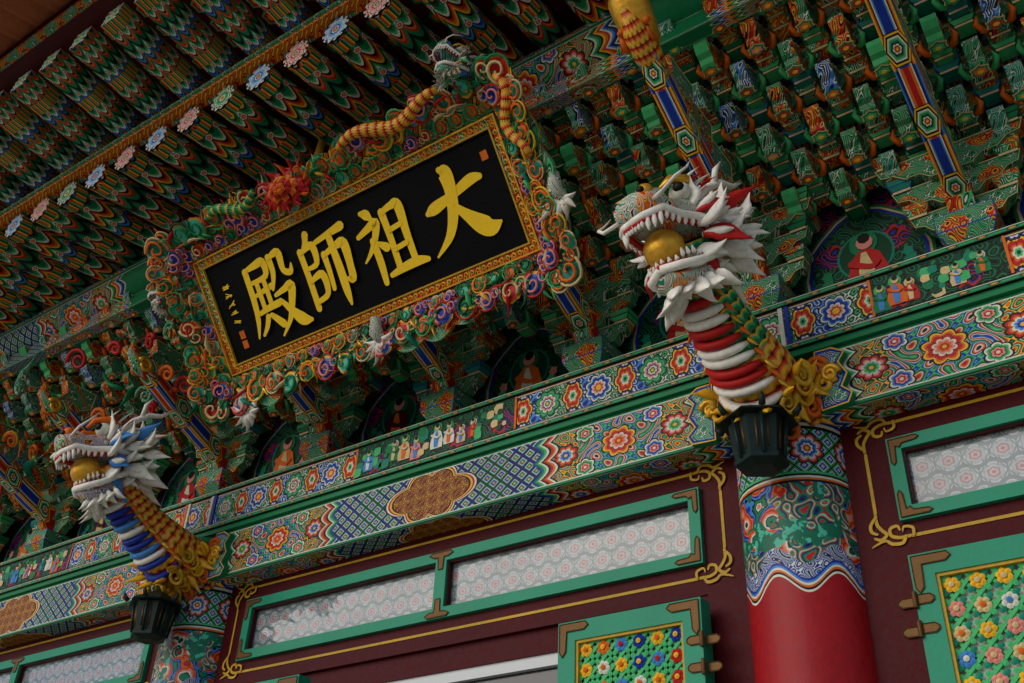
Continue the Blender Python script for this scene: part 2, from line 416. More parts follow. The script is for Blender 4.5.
box(mb,XL-.02,XR+.02,.939,1.05,.653,.660,'moulding_paint')
box(mb,XL-.02,XR+.02,.943,1.05,.660,.713,'lotus_strip')
box(mb,XL-.02,XR+.02,.939,1.05,.713,.72,'moulding_paint')
for xc in XC:
    for dx,mm in ((-.035,'orange_paint'),(-.028,'white_paint'),(.028,'white_paint'),(.035,'blue_paint')):
        box(mb,xc+dx-.0025,xc+dx+.0025,.9405,.96,.6605,.7125,mm)
def figure(mb,fn,cx,cy,h,robe,skin='pink_paint',halo=None):
    z=random.uniform(0,.0006)
    disc(mb,fn,cx,cy+h*.36,h*.2,z,halo or random.choice(['light_green','white_paint','cream']),14)
    pts=[(cx-h*.26,cy-h*.5),(cx+h*.28,cy-h*.5),(cx+h*.3,cy-h*.2),(cx+h*.2,cy+h*.14),(cx+h*.08,cy+h*.24),(cx-h*.08,cy+h*.24),(cx-h*.2,cy+h*.12),(cx-h*.3,cy-h*.25)]
    mb.face([fn(p[0],p[1],z+.0008) for p in pts],robe)
    mb.face([fn(cx+a*h,cy+b*h,z+.0014) for a,b in ((-.1,-.45),(.06,-.45),(.1,-.1),(.02,.2),(-.05,.2),(-.12,-.1))],random.choice(['white_paint','cream','light_blue','orange_paint']))
    disc(mb,fn,cx+h*.02,cy+h*.36,h*.12,z+.0018,skin,10);disc(mb,fn,cx+h*.02,cy+h*.43,h*.09,z+.0022,'black_paint',8)
    ribbon(mb,fn,[(cx-h*.2,cy+.05*h,h*.1),(cx+h*.05,cy-h*.08,h*.08),(cx+h*.16,cy-h*.02,h*.07)],z+.0026,robe)
for b in range(len(XC)-1):
    for c,hwid in (((XC[b]+XC[b+1])/2,.14),(XC[b]+.2,.07) if b==3 else (0,0)):
        if not hwid: continue
        fn=lambda a,bb,zz:(a,.9415-zz,bb)
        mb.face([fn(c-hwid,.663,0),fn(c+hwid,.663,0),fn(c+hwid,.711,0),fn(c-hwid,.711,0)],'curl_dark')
        for s in (-1,1): ribbon(mb,fn,[(c+s*hwid,.664,.003),(c+s*hwid,.71,.003)],.0003,'orange_paint',1)
        x=c-hwid+.01
        while x<c+hwid-.008:
            if random.random()<.6: figure(mb,fn,x,.686+random.uniform(-.005,.004),random.uniform(.026,.038),random.choice(['white_paint','pink_paint','red_paint','cream','light_blue','orange_paint','green_paint']),'cream')
            else:
                for q in range(6): disc(mb,fn,x+random.uniform(-.009,.009),.687+random.uniform(-.018,.018),random.uniform(.004,.009),.0004+q*.0002,random.choice(['green_paint','light_green','dark_green','cream','teal_paint']),9,lob=.25,nl=5)
            x+=random.uniform(.012,.022)
mb.build('plate_beam',hall)
# --- wall
WY=.99
mb=MB()
def rectfn(a,b,z): return (a,WY-z,b)
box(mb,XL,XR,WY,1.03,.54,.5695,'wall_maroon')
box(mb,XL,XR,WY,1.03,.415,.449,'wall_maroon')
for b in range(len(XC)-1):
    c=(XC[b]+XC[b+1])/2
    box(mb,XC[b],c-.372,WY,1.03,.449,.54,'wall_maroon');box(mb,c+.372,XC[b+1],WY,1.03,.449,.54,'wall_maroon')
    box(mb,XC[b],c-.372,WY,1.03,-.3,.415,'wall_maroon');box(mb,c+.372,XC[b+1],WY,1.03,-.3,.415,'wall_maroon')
mb.build('wall_frame',hall)
BI=(.0007,.0006)
mb=MB()
for b in range(len(XC)-1):
    c=(XC[b]+XC[b+1])/2
    x0,x1,z0,z1=c-.372,c+.372,.449,.54;t=.014;yf=.983
    box(mb,x0,x1,yf,1.02,z1-t,z1,'door_teal');box(mb,x0,x1,yf,1.02,z0,z0+t,'door_teal')
    box(mb,x0,x0+t,yf,1.02,z0+t,z1-t,'door_teal','z');box(mb,x1-t,x1,yf,1.02,z0+t,z1-t,'door_teal','z');box(mb,c-.009,c+.009,yf,1.02,z0+t,z1-t,'door_teal','z')
    box(mb,x0+t,c-.009,.996,1.01,z0+t,z1-t,'transom_pane');box(mb,c+.009,x1-t,.996,1.01,z0+t,z1-t,'transom_pane')
    for xa,xb in ((x0+t,c-.009),(c+.009,x1-t)):
        e=.0022
        box(mb,xa,xb,.988,.994,z0+t,z0+t+e,'maroon_paint');box(mb,xa,xb,.988,.994,z1-t-e,z1-t,'maroon_paint')
        box(mb,xa,xa+e,.988,.994,z0+t+e,z1-t-e,'maroon_paint');box(mb,xb-e,xb,.988,.994,z0+t+e,z1-t-e,'maroon_paint')
    for sx,xx in ((1,x0),(-1,x1)):
        for sz,zz in ((1,z0),(-1,z1)):
            def P(p,q,t,sx=sx,sz=sz,xx=xx,zz=zz): return (xx+sx*p,yf-.0008+t,zz+sz*q)
            put(mb,plate([(.002,.002),(.030,.002),(.034,.005),(.030,.008),(.016,.009),(.013,.013),(.009,.011),(.008,.028),(.005,.032),(.002,.028)],.002,['bronze','bronze'],BI),P)
    for zz,s in ((z0,1),(z1,-1)):
        put(mb,plate([(-.016,.001),(.016,.001),(.020,.005),(.012,.009),(.005,.009),(.004,.026),(-.004,.026),(-.005,.009),(-.012,.009),(-.020,.005)],.002,['bronze','bronze'],BI),lambda p,q,t:(c+p,yf-.0008+t,zz+s*q))
mb.build('transom_window',hall,bevel=.002)
mb=MB()
for b in range(len(XC)-1):
    c=(XC[b]+XC[b+1])/2;hx=.396;z0,z1=.434,.561;w=.0034;f=rectfn
    k=.03
    for s,zz in ((1,z0),(-1,z1)):
        ribbon(mb,f,[(c-hx+k,zz,w),(c+hx-k,zz,w)],.0010,'line_gold',1)
    for xx in (c-hx,c+hx):
        ribbon(mb,f,[(xx,z0+k,w),(xx,z1-k,w)],.0010,'line_gold',1)
    for sx in (-1,1):
        for sz,zz in ((-1,z0),(1,z1)):
            X=lambda p:c+sx*(hx-p)
            Z=lambda q:zz-sz*q*.9
            def st(pts,h): ribbon(mb,f,[(X(p),Z(q),w*ww) for p,q,ww in pts],h,'line_gold')
            st([(k,0,1),(.020,0,1),(.012,.004,1),(.012,.012,1),(.019,.014,.9),(.021,.009,.6)],.0014)
            st([(0,k,1),(0,.020,1),(.004,.012,1),(.008,.006,1),(.002,.001,1),(-.004,.004,.7)],.0018)
            st([(.026,.0,.9),(.022,-.007,1),(.012,-.006,1),(.006,-.001,.8),(-.004,-.004,.6),(-.008,-.006,.3)],.0022)
            st([(0,.028,.9),(-.006,.02,1),(-.006,.012,1),(-.001,.008,.7)],.0026)
            st([(k+.004,.0,.8),(k+.004,.008,.9),(k-.004,.011,.7),(k-.006,.006,.4)],.003)
mb.build('yellow_line_painting',hall)
FLC=[('yellow_paint','orange_paint'),('orange_paint','yellow_paint'),('blue_paint','yellow_paint'),('red_paint','yellow_paint'),('white_paint','orange_paint'),('light_blue','red_paint')]
FLP=[('yellow_paint','cream'),('light_blue','white_paint'),('pink_paint','cream'),('white_paint','light_blue'),('cream','orange_paint')]
def leaf(name,x0,x1,z0,z1,yf,th,pal,back,bar,hinge,vivid=True):
    mb=MB();t=.022
    box(mb,x0,x0+t,yf,yf+th,z0,z1,'door_teal','z');box(mb,x1-t,x1,yf,yf+th,z0,z1,'door_teal','z')
    box(mb,x0+t,x1-t,yf,yf+th,z1-t,z1,'door_teal');box(mb,x0+t,x1-t,yf,yf+th,z0,z0+t,'door_teal')
    box(mb,x0+t,x1-t,yf+th*.55,yf+th*.8,z0+t,z1-t,back)
    ix0,ix1,iz0,iz1=x0+t,x1-t,z0+t,z1-t
    e=.003
    for a in ((ix0,ix1,iz1-e,iz1),(ix0,ix1,iz0,iz0+e),(ix0,ix0+e,iz0+e,iz1-e),(ix1-e,ix1,iz0+e,iz1-e)): box(mb,a[0],a[1],yf+.002,yf+th*.5,a[2],a[3],'line_gold')
    g=.0225;nx=max(2,round((ix1-ix0)/g));gx=(ix1-ix0)/nx;nz=int((iz1-iz0)/gx)+1
    f=lambda a,b,z:(a,yf+th*.5-z,b)
    def clip(xa,za,xb,zb):
        dx,dz=xb-xa,zb-za;t0,t1=0,1
        for p,q in ((-dx,xa-ix0),(dx,ix1-xa),(-dz,za-iz0),(dz,iz1-za)):
            if p==0:
                if q<0:return None
            else:
                r=q/p
                if p<0:t0=max(t0,r)
                else:t1=min(t1,r)
        return None if t0>=t1 else (xa+dx*t0,za+dz*t0,xa+dx*t1,za+dz*t1)
    H=iz1-iz0
    for k in range(-nz-2,nx+nz+2):
        for s,zo in ((1,.001),(-1,.0022)):
            xa=ix0+(k+.5)*gx;q=clip(xa,iz1,xa+s*H,iz1-H)
            if q: 
                nrm=Vector((-(q[3]-q[1]),q[2]-q[0])).normalized()*.0018
                A=(q[0]+nrm.x,q[1]+nrm.y);B=(q[0]-nrm.x,q[1]-nrm.y);C=(q[2]-nrm.x,q[3]-nrm.y);D=(q[2]+nrm.x,q[3]+nrm.y)
                lo=[f(*p,-.003) for p in (A,B,C,D)];hi=[f(*p,zo+.002) for p in (A,B,C,D)]
                mb.face(hi,bar);mb.face([lo[0],lo[3],hi[3],hi[0]],bar);mb.face([lo[1],hi[1],hi[2],lo[2]],bar)
    for i in range(nx):
        for j in range(nz):
            cx=ix0+(i+.5)*gx;cz=iz1-(j+.5)*gx
            if cz<max(iz0+.01,.1): continue
            c1,c2=random.choice(pal);a0=random.uniform(0,1)
            for k in range(6):
                a=k*pi/3+a0;px,pz=cx+math.cos(a)*.0048,cz+math.sin(a)*.0048
                disc(mb,f,px,pz,.0034,.0046+random.uniform(0,.0004),c1,7,dome=.0018)
            disc(mb,f,cx,cz,.003,.007,c2,8,dome=.0015)
            for k in range(4):
                a=k*pi/2+pi/4
                for r_ in (.0088,.0115): disc(mb,f,cx+math.cos(a)*r_,cz+math.sin(a)*r_,.003,.0042+r_*.03,'light_green' if (vivid or k%2) else 'teal_paint',6,dome=.001)
    for sx,xx in ((1,x0),(-1,x1)):
        put(mb,plate([(.002,-.002),(.036,-.002),(.040,-.007),(.034,-.012),(.012,-.012),(.011,-.034),(.006,-.040),(.002,-.034)],.002,['bronze','bronze'],BI),lambda p,q,tt:(xx+sx*p,yf-.0008+tt,z1+q))
    xx=x1 if hinge>0 else x0
    for zz in (z1-.045,z1-.073,z0+.05):
        for s in (-1,1):
            put(mb,plate([(0,-.005),(.012,-.005),(.016,-.002),(.016,.002),(.012,.005),(0,.005)],.002,['bronze','bronze'],BI),lambda p,q,tt:(xx+s*(p+.002),yf+(-.0008 if (s<0)==(hinge>0) else .004)+tt,zz+q))
        tube(mb,[(xx,yf-.002,zz-.008),(xx,yf-.002,zz+.008)],.0025,'bronze',seg=8,up=(1,0,0))
    return mb.build(name,None,((x0+x1)/2,yf,z0),bevel=.002)
for b in range(len(XC)-1):
    c=(XC[b]+XC[b+1])/2
    if b==2:
        leaf('lattice_door',-.632,-.456,-.28,.400,.956,.022,FLC,'dark_green','light_green',1)
        leaf('lattice_door',-1.215,-1.04,-.28,.400,.956,.022,FLC,'dark_green','light_green',-1)
        m2=MB()
        xa,xb=-1.19,-.475
        box(m2,xa,xb,.997,1.03,.385,.4148,'wall_maroon');box(m2,c-.372,xa,.992,1.03,-.3,.4148,'wall_maroon');box(m2,xb,c+.372,.992,1.03,-.3,.4148,'wall_maroon')
        t=.014
        box(m2,xa,xb,1.0,1.02,.385-t,.385,'white_metal')
        for xx in (xa,-.88,-.66,xb-t): box(m2,xx,xx+t,1.0,1.02,-.28,.385-t,'white_metal')
        box(m2,xa+t,xb-t,1.008,1.014,-.28,.385-t,'dark_glass')
        m2.build('sliding_window',hall,bevel=.004)
    else:
        w=.744/4
        for k in range(4):
            x0=c-.372+k*w
            leaf('lattice_door',x0+.001,x0+w-.001,-.28,.4125,.984,.022,FLP,'white_paint','light_green',-1 if k%2==0 else 1,False)
# --- bracket zone -------------------------------------------------
mb=MB()
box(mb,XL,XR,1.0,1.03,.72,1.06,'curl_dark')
SP=BW/4
CX=[];k=0
while XC[0]+k*SP<XR: CX.append(XC[0]+k*SP);k+=1
f=lambda a,b,z:(a,.9985-z,b)
for i in range(len(CX)-1):
    c=(CX[i]+CX[i+1])/2
    def arch(sc_,m,z):
        pts=[(c-.075*sc_,.722),(c+.075*sc_,.722),(c+.078*sc_,.78)]
        for a in range(0,9):
            an=a*pi/8;rr=.062*sc_*(1+.1*math.cos(4*an));pts.append((c+.075*sc_*math.cos(an),.79+rr*math.sin(an)*1.15))
        pts.append((c-.078*sc_,.78));mb.face([f(p[0],p[1],z) for p in pts],m)
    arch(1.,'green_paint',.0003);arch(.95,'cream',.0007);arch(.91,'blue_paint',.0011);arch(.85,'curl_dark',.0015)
    disc(mb,f,c,.79,.034,.002,'teal_paint',20);disc(mb,f,c,.79,.031,.0024,'dark_green',20)
    figure(mb,lambda a,b,z:(a,.995-z,b),c,.775,.085,random.choice(['red_paint','maroon_paint','orange_paint','green_paint']),'pink_paint','green_paint')
    for s in (-1,1):
        for q in range(5): disc(mb,f,c+s*random.uniform(.035,.055),.735+q*.01,.008,.002+q*.0003,random.choice(['light_green','green_paint','pink_paint','teal_paint']),10,lob=.3,nl=5)
mb.build('bracket_wall',hall)
tip=[(-.03,-.004),(.006,-.006),(.012,-.013),(.018,-.020),(.027,-.022),(.035,-.018),(.038,-.010),(.046,-.007),(.054,.002),(.055,.010),(.050,.013),(.048,.007),(.042,.006),(.042,.014),(.036,.019),(.028,.018),(.026,.024),(-.03,.024)]
T_tip=[plate(tip,.017,[e,'cream',g_,x],(.0014,.0022)) for e,g_,x in (('curl_green','green_paint','curl_green'),('light_green','light_green','curl_red'),('curl_teal','green_paint','curl_teal'),('curl_green','red_paint','curl_green'),('curl_red','green_paint','curl_green'))]
cross=[(-.058,.014),(-.054,.002),(-.044,.0),(-.036,-.008),(-.024,-.008),(-.016,-.016),(.016,-.016),(.024,-.008),(.036,-.008),(.044,.0),(.054,.002),(.058,.014)]
T_cross=plate(cross,.016,['curl_green','cream','green_paint','curl_green'],(.0012,.0018))
def soro(w,h,mats):
    bm=bmesh.new()
    lv=[(w*.34,0),(w*.36,h*.15),(w*.5,h*.5),(w*.5,h)]
    ring=[]
    for r,z in lv: ring.append([bm.verts.new((sx*r,sy*r,z)) for sx,sy in ((-1,-1),(1,-1),(1,1),(-1,1))])
    bot=bm.faces.new(ring[0][::-1]);top=bm.faces.new(ring[-1]);sides=[]
    for a,b in zip(ring[:-1],ring[1:]):
        for k in range(4): sides.append(bm.faces.new([a[k],a[(k+1)%4],b[(k+1)%4],b[k]]))
    for g in bm.faces:g.material_index=0
    fs=[bot]+sides[4:]
    bmesh.ops.inset_individual(bm,faces=fs,thickness=.001,depth=0)
    for g in fs:g.material_index=1
    bmesh.ops.inset_individual(bm,faces=fs,thickness=.0012,depth=0)
    for g in fs:g.material_index=2
    bm.verts.index_update()
    r=([tuple(v.co) for v in bm.verts],[tuple(v.index for v in g.verts) for g in bm.faces],[mats[g.material_index] for g in bm.faces]);bm.free();return r
T_soro=[soro(.028,.018,['cream',d_,c]) for d_,c in (('black_paint','green_paint'),('green_paint','curl_red'),('black_paint','curl_green'),('blue_paint','teal_paint'),('black_paint','light_green'))]
T_big=soro(.062,.045,['cream','blue_paint','curl_green'])
NT=7;Y0,Z0=.975,.862;DY,DZ=.031,.0262
mb=MB();mb2=MB();mb3=MB()
ST=SP/4
for t in range(NT):
    y=Y0-DY*t;z=Z0+DZ*t
    box(mb3,XL,XR,y-.005,y+.005,z+.0245,z+.0245+DZ*.55,'curl_green')
    box(mb3,XL,XR,y-.0062,y-.0051,z+.0255,z+.028,'cream')
    x=CX[0]-ST+(ST/2 if t%2 else 0)
    while x<XR:
        xx=x+random.uniform(-.0015,.0015);rz=random.uniform(-.0015,.0015);sc1=random.uniform(.78,.88)
        put(mb,random.choice(T_tip),lambda p,q,s:(xx+s,y-p*sc1,z+q*sc1+rz))
        ft=lambda a,b,c_:(xx+a,y-.022-b*.55,z-.0195+rz-c_+b*.3)
        disc(mb,ft,0,0,.0118,.0,'cream',12,lob=.25,nl=6);disc(mb,ft,0,0,.0103,.0008,'green_paint',12,lob=.25,nl=6);disc(mb,ft,0,0,.0075,.0016,random.choice(['orange_paint','red_paint','pink_paint','light_green','red_paint']),12,lob=.25,nl=6);disc(mb,ft,0,0,.0035,.0022,'yellow_paint',8)
        # curled leaf at each side of the tongue
        for s_ in (-1,1):
            tube(mb,[(xx+s_*.007,y+.004,z+.0),(xx+s_*.015,y-.006,z-.006),(xx+s_*.019,y-.014,z-.001),(xx+s_*.016,y-.018,z+.006)],[.003,.0042,.0036,.001],'light_green' if (t+s_)%2 else 'orange_paint',seg=5)
        put(mb2,random.choice(T_soro),lambda p,q,s:(xx+p,y+.012+q,z+.006-.020+s+rz))
        if t<NT-1: put(mb2,random.choice(T_soro),lambda p,q,s:(xx+ST/2+p,y+q-.006,z+.004+s))
        put(mb2,T_cross,lambda p,q,s:(xx+p*.5,y-.001+s,z+.010+q*.8))
        x+=ST
for xc in CX:
    put(mb2,T_big,lambda p,q,s:(xc+p,.975+q,.7205+s))
    for k,(yy,zz) in enumerate(((.972,.775),(.965,.812),(.955,.845))):
        put(mb2,T_cross,lambda p,q,s:(xc+p*(1.0+.2*k),yy+s,zz+q*1.2))
        for dx in (-.048,0,.048): put(mb2,random.choice(T_soro),lambda p,q,s:(xc+dx*(1+.2*k)+p,yy+q,zz+.014+s))
mb.build('bracket_tips',hall);mb2.build('bracket_blocks',hall);
ya,za,yb,zb=1.0,.905,Y0-DY*NT,Z0+DZ*NT+.03
mb3.face([(XL,ya,za),(XR,ya,za),(XR,yb,zb),(XL,yb,zb)],'soffit_paint')
mb3.build('bracket_ties',hall)
mb=MB()
def volute(mb,c,ex,ey,r,w,m,turns=1.6,seg=6):
    c=Vector(c);ex=Vector(ex);ey=Vector(ey);N=int(turns*11)
    pts=[];rad=[]
    for k in range(N):
        a=k/N*turns*2*pi;q=r*(1-.82*k/N);pts.append(c+ex*q*math.cos(a)+ey*q*math.sin(a)+ex.cross(ey)*r*.25*k/N);rad.append(w*(1-.45*k/N))
    tube(mb,pts,rad,m,seg=seg,up=tuple(ex.cross(ey)))
for xc in CX:
    behind=-1.2<xc<-.5;left=xc<=-1.2
    pts=[(.958,.783),(.90,.806),(.84,.832),(.78,.862),(.72,.896),(.68,.925)]
    if behind: pts=pts[:3]+[(.825,.84)]
    if left: pts=pts[:4]
    w=.0112;th=.032;N=len(pts);L=0
    for i in range(N-1):
        (y0,z0),(y1,z1)=pts[i],pts[i+1];l=math.hypot(y1-y0,z1-z0)
        mb.face([(xc-w,y0,z0),(xc-w,y1,z1),(xc+w,y1,z1),(xc+w,y0,z0)],'arm_stripes',[(L,0),(L+l,0),(L+l,1),(L,1)])
        for s in (-1,1): mb.face([(xc+s*w,y0,z0),(xc+s*w,y1,z1),(xc+s*w,y1,z1+th),(xc+s*w,y0,z0+th)],'arm_stripes',[(L,0),(L+l,0),(L+l,1),(L,1)])
        mb.face([(xc-w,y0,z0+th),(xc+w,y0,z0+th),(xc+w,y1,z1+th),(xc-w,y1,z1+th)],'green_paint')
        L+=l
    put(mb,plate([(-.02,-.012),(-.004,-.018),(.012,-.014),(.022,-.002),(.014,.006),(.02,.03),(-.02,.034)],.028,['curl_red','red_paint','yellow_paint','red_paint']),lambda p,q,s:(xc+s,.962-p,.783+q))
    y1,z1=pts[-1]
    if not behind and not left:
        tube(mb,[(xc,y1+.02,z1+.01),(xc,y1,z1+.022),(xc,y1-.025,z1+.045),(xc,y1-.04,z1+.075),(xc,y1-.03,z1+.1)],[.014,.018,.019,.013,.004],'gold_leaf',up=(1,0,0),flat=1.2)
        tube(mb,[(xc,y1+.05,z1-.01),(xc,y1+.02,z1-.001),(xc,y1-.01,z1+.008),(xc,y1-.035,z1+.02)],[.012,.016,.014,.003],'scales_gold',up=(1,0,0))
        for s in (-1,1): volute(mb,(xc+s*.016,y1+.0,z1+.01),(0,-1,0),(0,0,1),.014,.004,'orange_paint')
    if left:
        for s,q in ((-1,0),(1,0),(0,1)): volute(mb,(xc+s*.012,y1-.008,z1+.012+.012*q),(0,-.8,.2),(0,.2,.8),.015,.004,['orange_paint','light_green','gold_leaf'][s+1])
        tube(mb,[(xc,y1+.02,z1+.005),(xc,y1-.012,z1+.012),(xc,y1-.03,z1+.03),(xc,y1-.032,z1+.05)],[.012,.012,.009,.002],'curl_red',up=(1,0,0))
    for i,(yy,zz) in enumerate(((.91,.85),(.86,.876),(.81,.90),(.765,.925))):
        if (behind and yy<.84) or (left and yy<.8): continue
        put(mb,plate([(-.03,.03),(-.028,0),(-.01,-.012),(.006,-.004),(.012,-.014),(.026,-.012),(.03,.0),(.022,.01),(.03,.03)],.018,['curl_red','cream','green_paint','curl_teal' if i%2 else 'curl_green'],(.0015,.0025)),lambda p,q,s:(xc+s,yy-p,zz+q))
mb.build('bracket_arms',hall)
def flame(mb,fn,b,d,c,L,w,m,seg=6,n=7,flat=.5,e=2.2):
    b=Vector(b);d=Vector(d).normalized();c=Vector(c);pts=[];rad=[]
    for i in range(n):
        t=i/(n-1);pts.append(b+d*L*t+c*L*(t*t*.55)+c.cross(d)*L*.12*math.sin(t*5));rad.append(w*(.55+.45*math.sin(pi*min(t*1.3,1)))*(1-t**e)+w*.04)
    tube(mb,pts,rad,m,seg=seg,flat=flat,fn=fn,up=(c+Vector((.01,.02,.03))) if c.length>0 else (0,0,1))
mb=MB()
for xc in CX:
    if xc>-1.12: continue
    for s in range(16):
        cx=xc+random.choice([-1,1])*random.uniform(.02,.08);cy=random.uniform(.74,.9);cz=.785+(.958-cy)*.62+random.uniform(-.02,.03)
        if s%2: volute(mb,(cx,cy,cz),(random.choice([-1,1]),-.2,0),(0,-.4,.9),random.uniform(.012,.022),.0038,random.choice(['curl_green','light_green','orange_paint','red_paint','curl_teal','yellow_paint']))
        else:
            a=random.uniform(0,2*pi);flame(mb,None,(cx,cy,cz),(math.cos(a),-.4,math.sin(a)),(math.sin(a),-.3,-math.cos(a)),random.uniform(.035,.06),.009,random.choice(['green_paint','curl_green','curl_red','scales_green','teal_paint']))
mb.build('carved_vines',hall)
# --- purlins
mb=MB()
box(mb,XL,XR,.752,.772,1.0,1.026,'purlin_paint')
n0=len(mb.uv)
tube(mb,[(XL+(XR-XL)*i/4,.758,1.058) for i in range(5)],.034,'purlin_paint',seg=24,up=(0,0,1),u0=XL,cap=False)
mb.uv[n0:]=[(u,v*3) for u,v in mb.uv[n0:]]
box(mb,XL,XR,.80,1.0,1.075,1.08,'maroon_paint')
mb.build('eave_purlin',hall)
# --- rafters
RS=BW/13.5
mb=MB();mbe=MB();i=0;x=XL
while x<XR:
    dz=random.uniform(-.001,.001)
    tube(mb,[(x,.556,1.0685+dz),(x,.62,1.077+dz),(x,.70,1.088),(x,.83,1.106)],[.0215,.022,.022,.022],'rafter_paint' if i%2 else 'rafter_paint_b',seg=16,up=(0,0,1),cap=False,u0=random.randint(0,2)*.1)
    r=.0225;em=['rafter_end_blue','rafter_end_pink','rafter_end_blue','rafter_end_pink','rafter_end_green'][i%5]
    fn=lambda a,b,z:(x+a,.556-z,1.0685+b+dz)
    disc(mbe,fn,0,0,r,.0005,em,22)
    beam(mb,(x,.405,1.136),(x,.63,1.118),.034,.032,'flying_rafter_paint','rafter_end_green',random.randint(0,2)*.07)
    x+=RS;i+=1
mb.build('rafters',hall);mbe.build('rafter_end_roundels',hall)
mb=MB()
box(mb,XL,XR,.545,.566,1.0925,1.098,'curl_red');
box(mb,XL,XR,.541,.566,1.098,1.103,'curl_green')
mb.face([(XL,.56,1.0925),(XR,.56,1.0925),(XR,.86,1.135),(XL,.86,1.135)],'maroon_paint')
mb.face([(XL,.385,1.154),(XR,.385,1.154),(XR,.66,1.133),(XL,.66,1.133)],'maroon_paint')
x=XL+RS/2
while x<XR:
    for yb_ in (.43,.465,.50,.53):
        f=lambda a,b,z:(x+a,yb_+b,1.1505-(yb_-.43)*.078-b*.08-z)
        disc(mb,f,0,0,.015,.001,'light_green',12,lob=.2,nl=6);disc(mb,f,0,0,.012,.0016,'red_paint',12,lob=.2,nl=6);disc(mb,f,0,0,.006,.0022,'yellow_paint',10)
    for yb_ in (.59,.63,.67):
        f2=lambda a,b,z:(x+a,yb_+b,1.096+(yb_-.59)*.14+b*.14-z)
        disc(mb,f2,0,0,.014,.001,'green_paint',12,lob=.2,nl=6);disc(mb,f2,0,0,.009,.0016,'orange_paint',12,lob=.2,nl=6)
    x+=RS
box(mb,XL,XR,.383,.40,1.155,1.166,'curl_red');box(mb,XL,XR,.376,.383,1.156,1.17,'curl_green')
mb.build('eave_boards',hall)
# --- tiles
mb=MB();ts=.046;x=XL-.02
rp=[(.312,1.176),(.5,1.225),(.8,1.36),(1.2,1.6),(1.6,1.9)]
while x<XR+.02:
    dx_=random.uniform(-.002,.002)
    tube(mb,[(x,p[0]+dx_,p[1]+.010) for p in rp],.015,'terracotta',seg=10,up=(0,0,1))
    disc(mb,lambda a,b,z:(x+a,.310-z+dx_,1.186+b),0,0,.017,.001,'terracotta',14,dome=.004)
    pts=[(x+ts/2+ts*.36*math.cos(a),1.176-.018*math.sin(a)) for a in [pi*k/8 for k in range(9)]]
    mb.face([(p[0],.311,p[1]) for p in pts],'terracotta')
    vs=[]
    prof=[(0,0),(.2,-.008),(.5,-.013),(.8,-.008),(1,0)]
    for p in rp: vs+=[(x+ts*a,p[0],p[1]+b) for a,b in prof]
    fs=[]
    for k in range(len(rp)-1): fs+=[(5*k+j,5*k+j+1,5*k+j+6,5*k+j+5) for j in range(4)]
    mb.mesh(vs,fs,'terracotta',None,True)
    x+=ts
for s in range(4):
    (y0,z0),(y1,z1)=rp[s],rp[s+1]
    mb.face([(XL,y0+.06,z0-.002),(XR,y0+.06,z0-.002),(XR,y1+.06,z1-.002),(XL,y1+.06,z1-.002)],'maroon_paint')
box(mb,XL,XR,1.56,1.68,1.88,2.0,'terracotta')
mb.face([(XL,1.65,1.9),(XR,1.65,1.9),(XR,2.7,1.2),(XL,2.7,1.2)],'terracotta')
mb.build('tiled_roof',hall)
mb=MB()
box(mb,XL,XL+.03,1.03,2.3,-.33,1.2,'maroon_paint','y');box(mb,XR-.03,XR,1.03,2.3,-.33,1.2,'maroon_paint','y');box(mb,XL+.03,XR-.03,2.27,2.3,-.33,1.2,'maroon_paint')
mb.build('rear_walls',hall)
mb=MB();box(mb,XL-.1,XR+.1,.78,2.5,-.3636,-.335,'granite');box(mb,XL-.06,XR+.06,.81,2.45,-.335,-.3005,'granite')
mb.build('stone_podium',hall,bevel=.01)

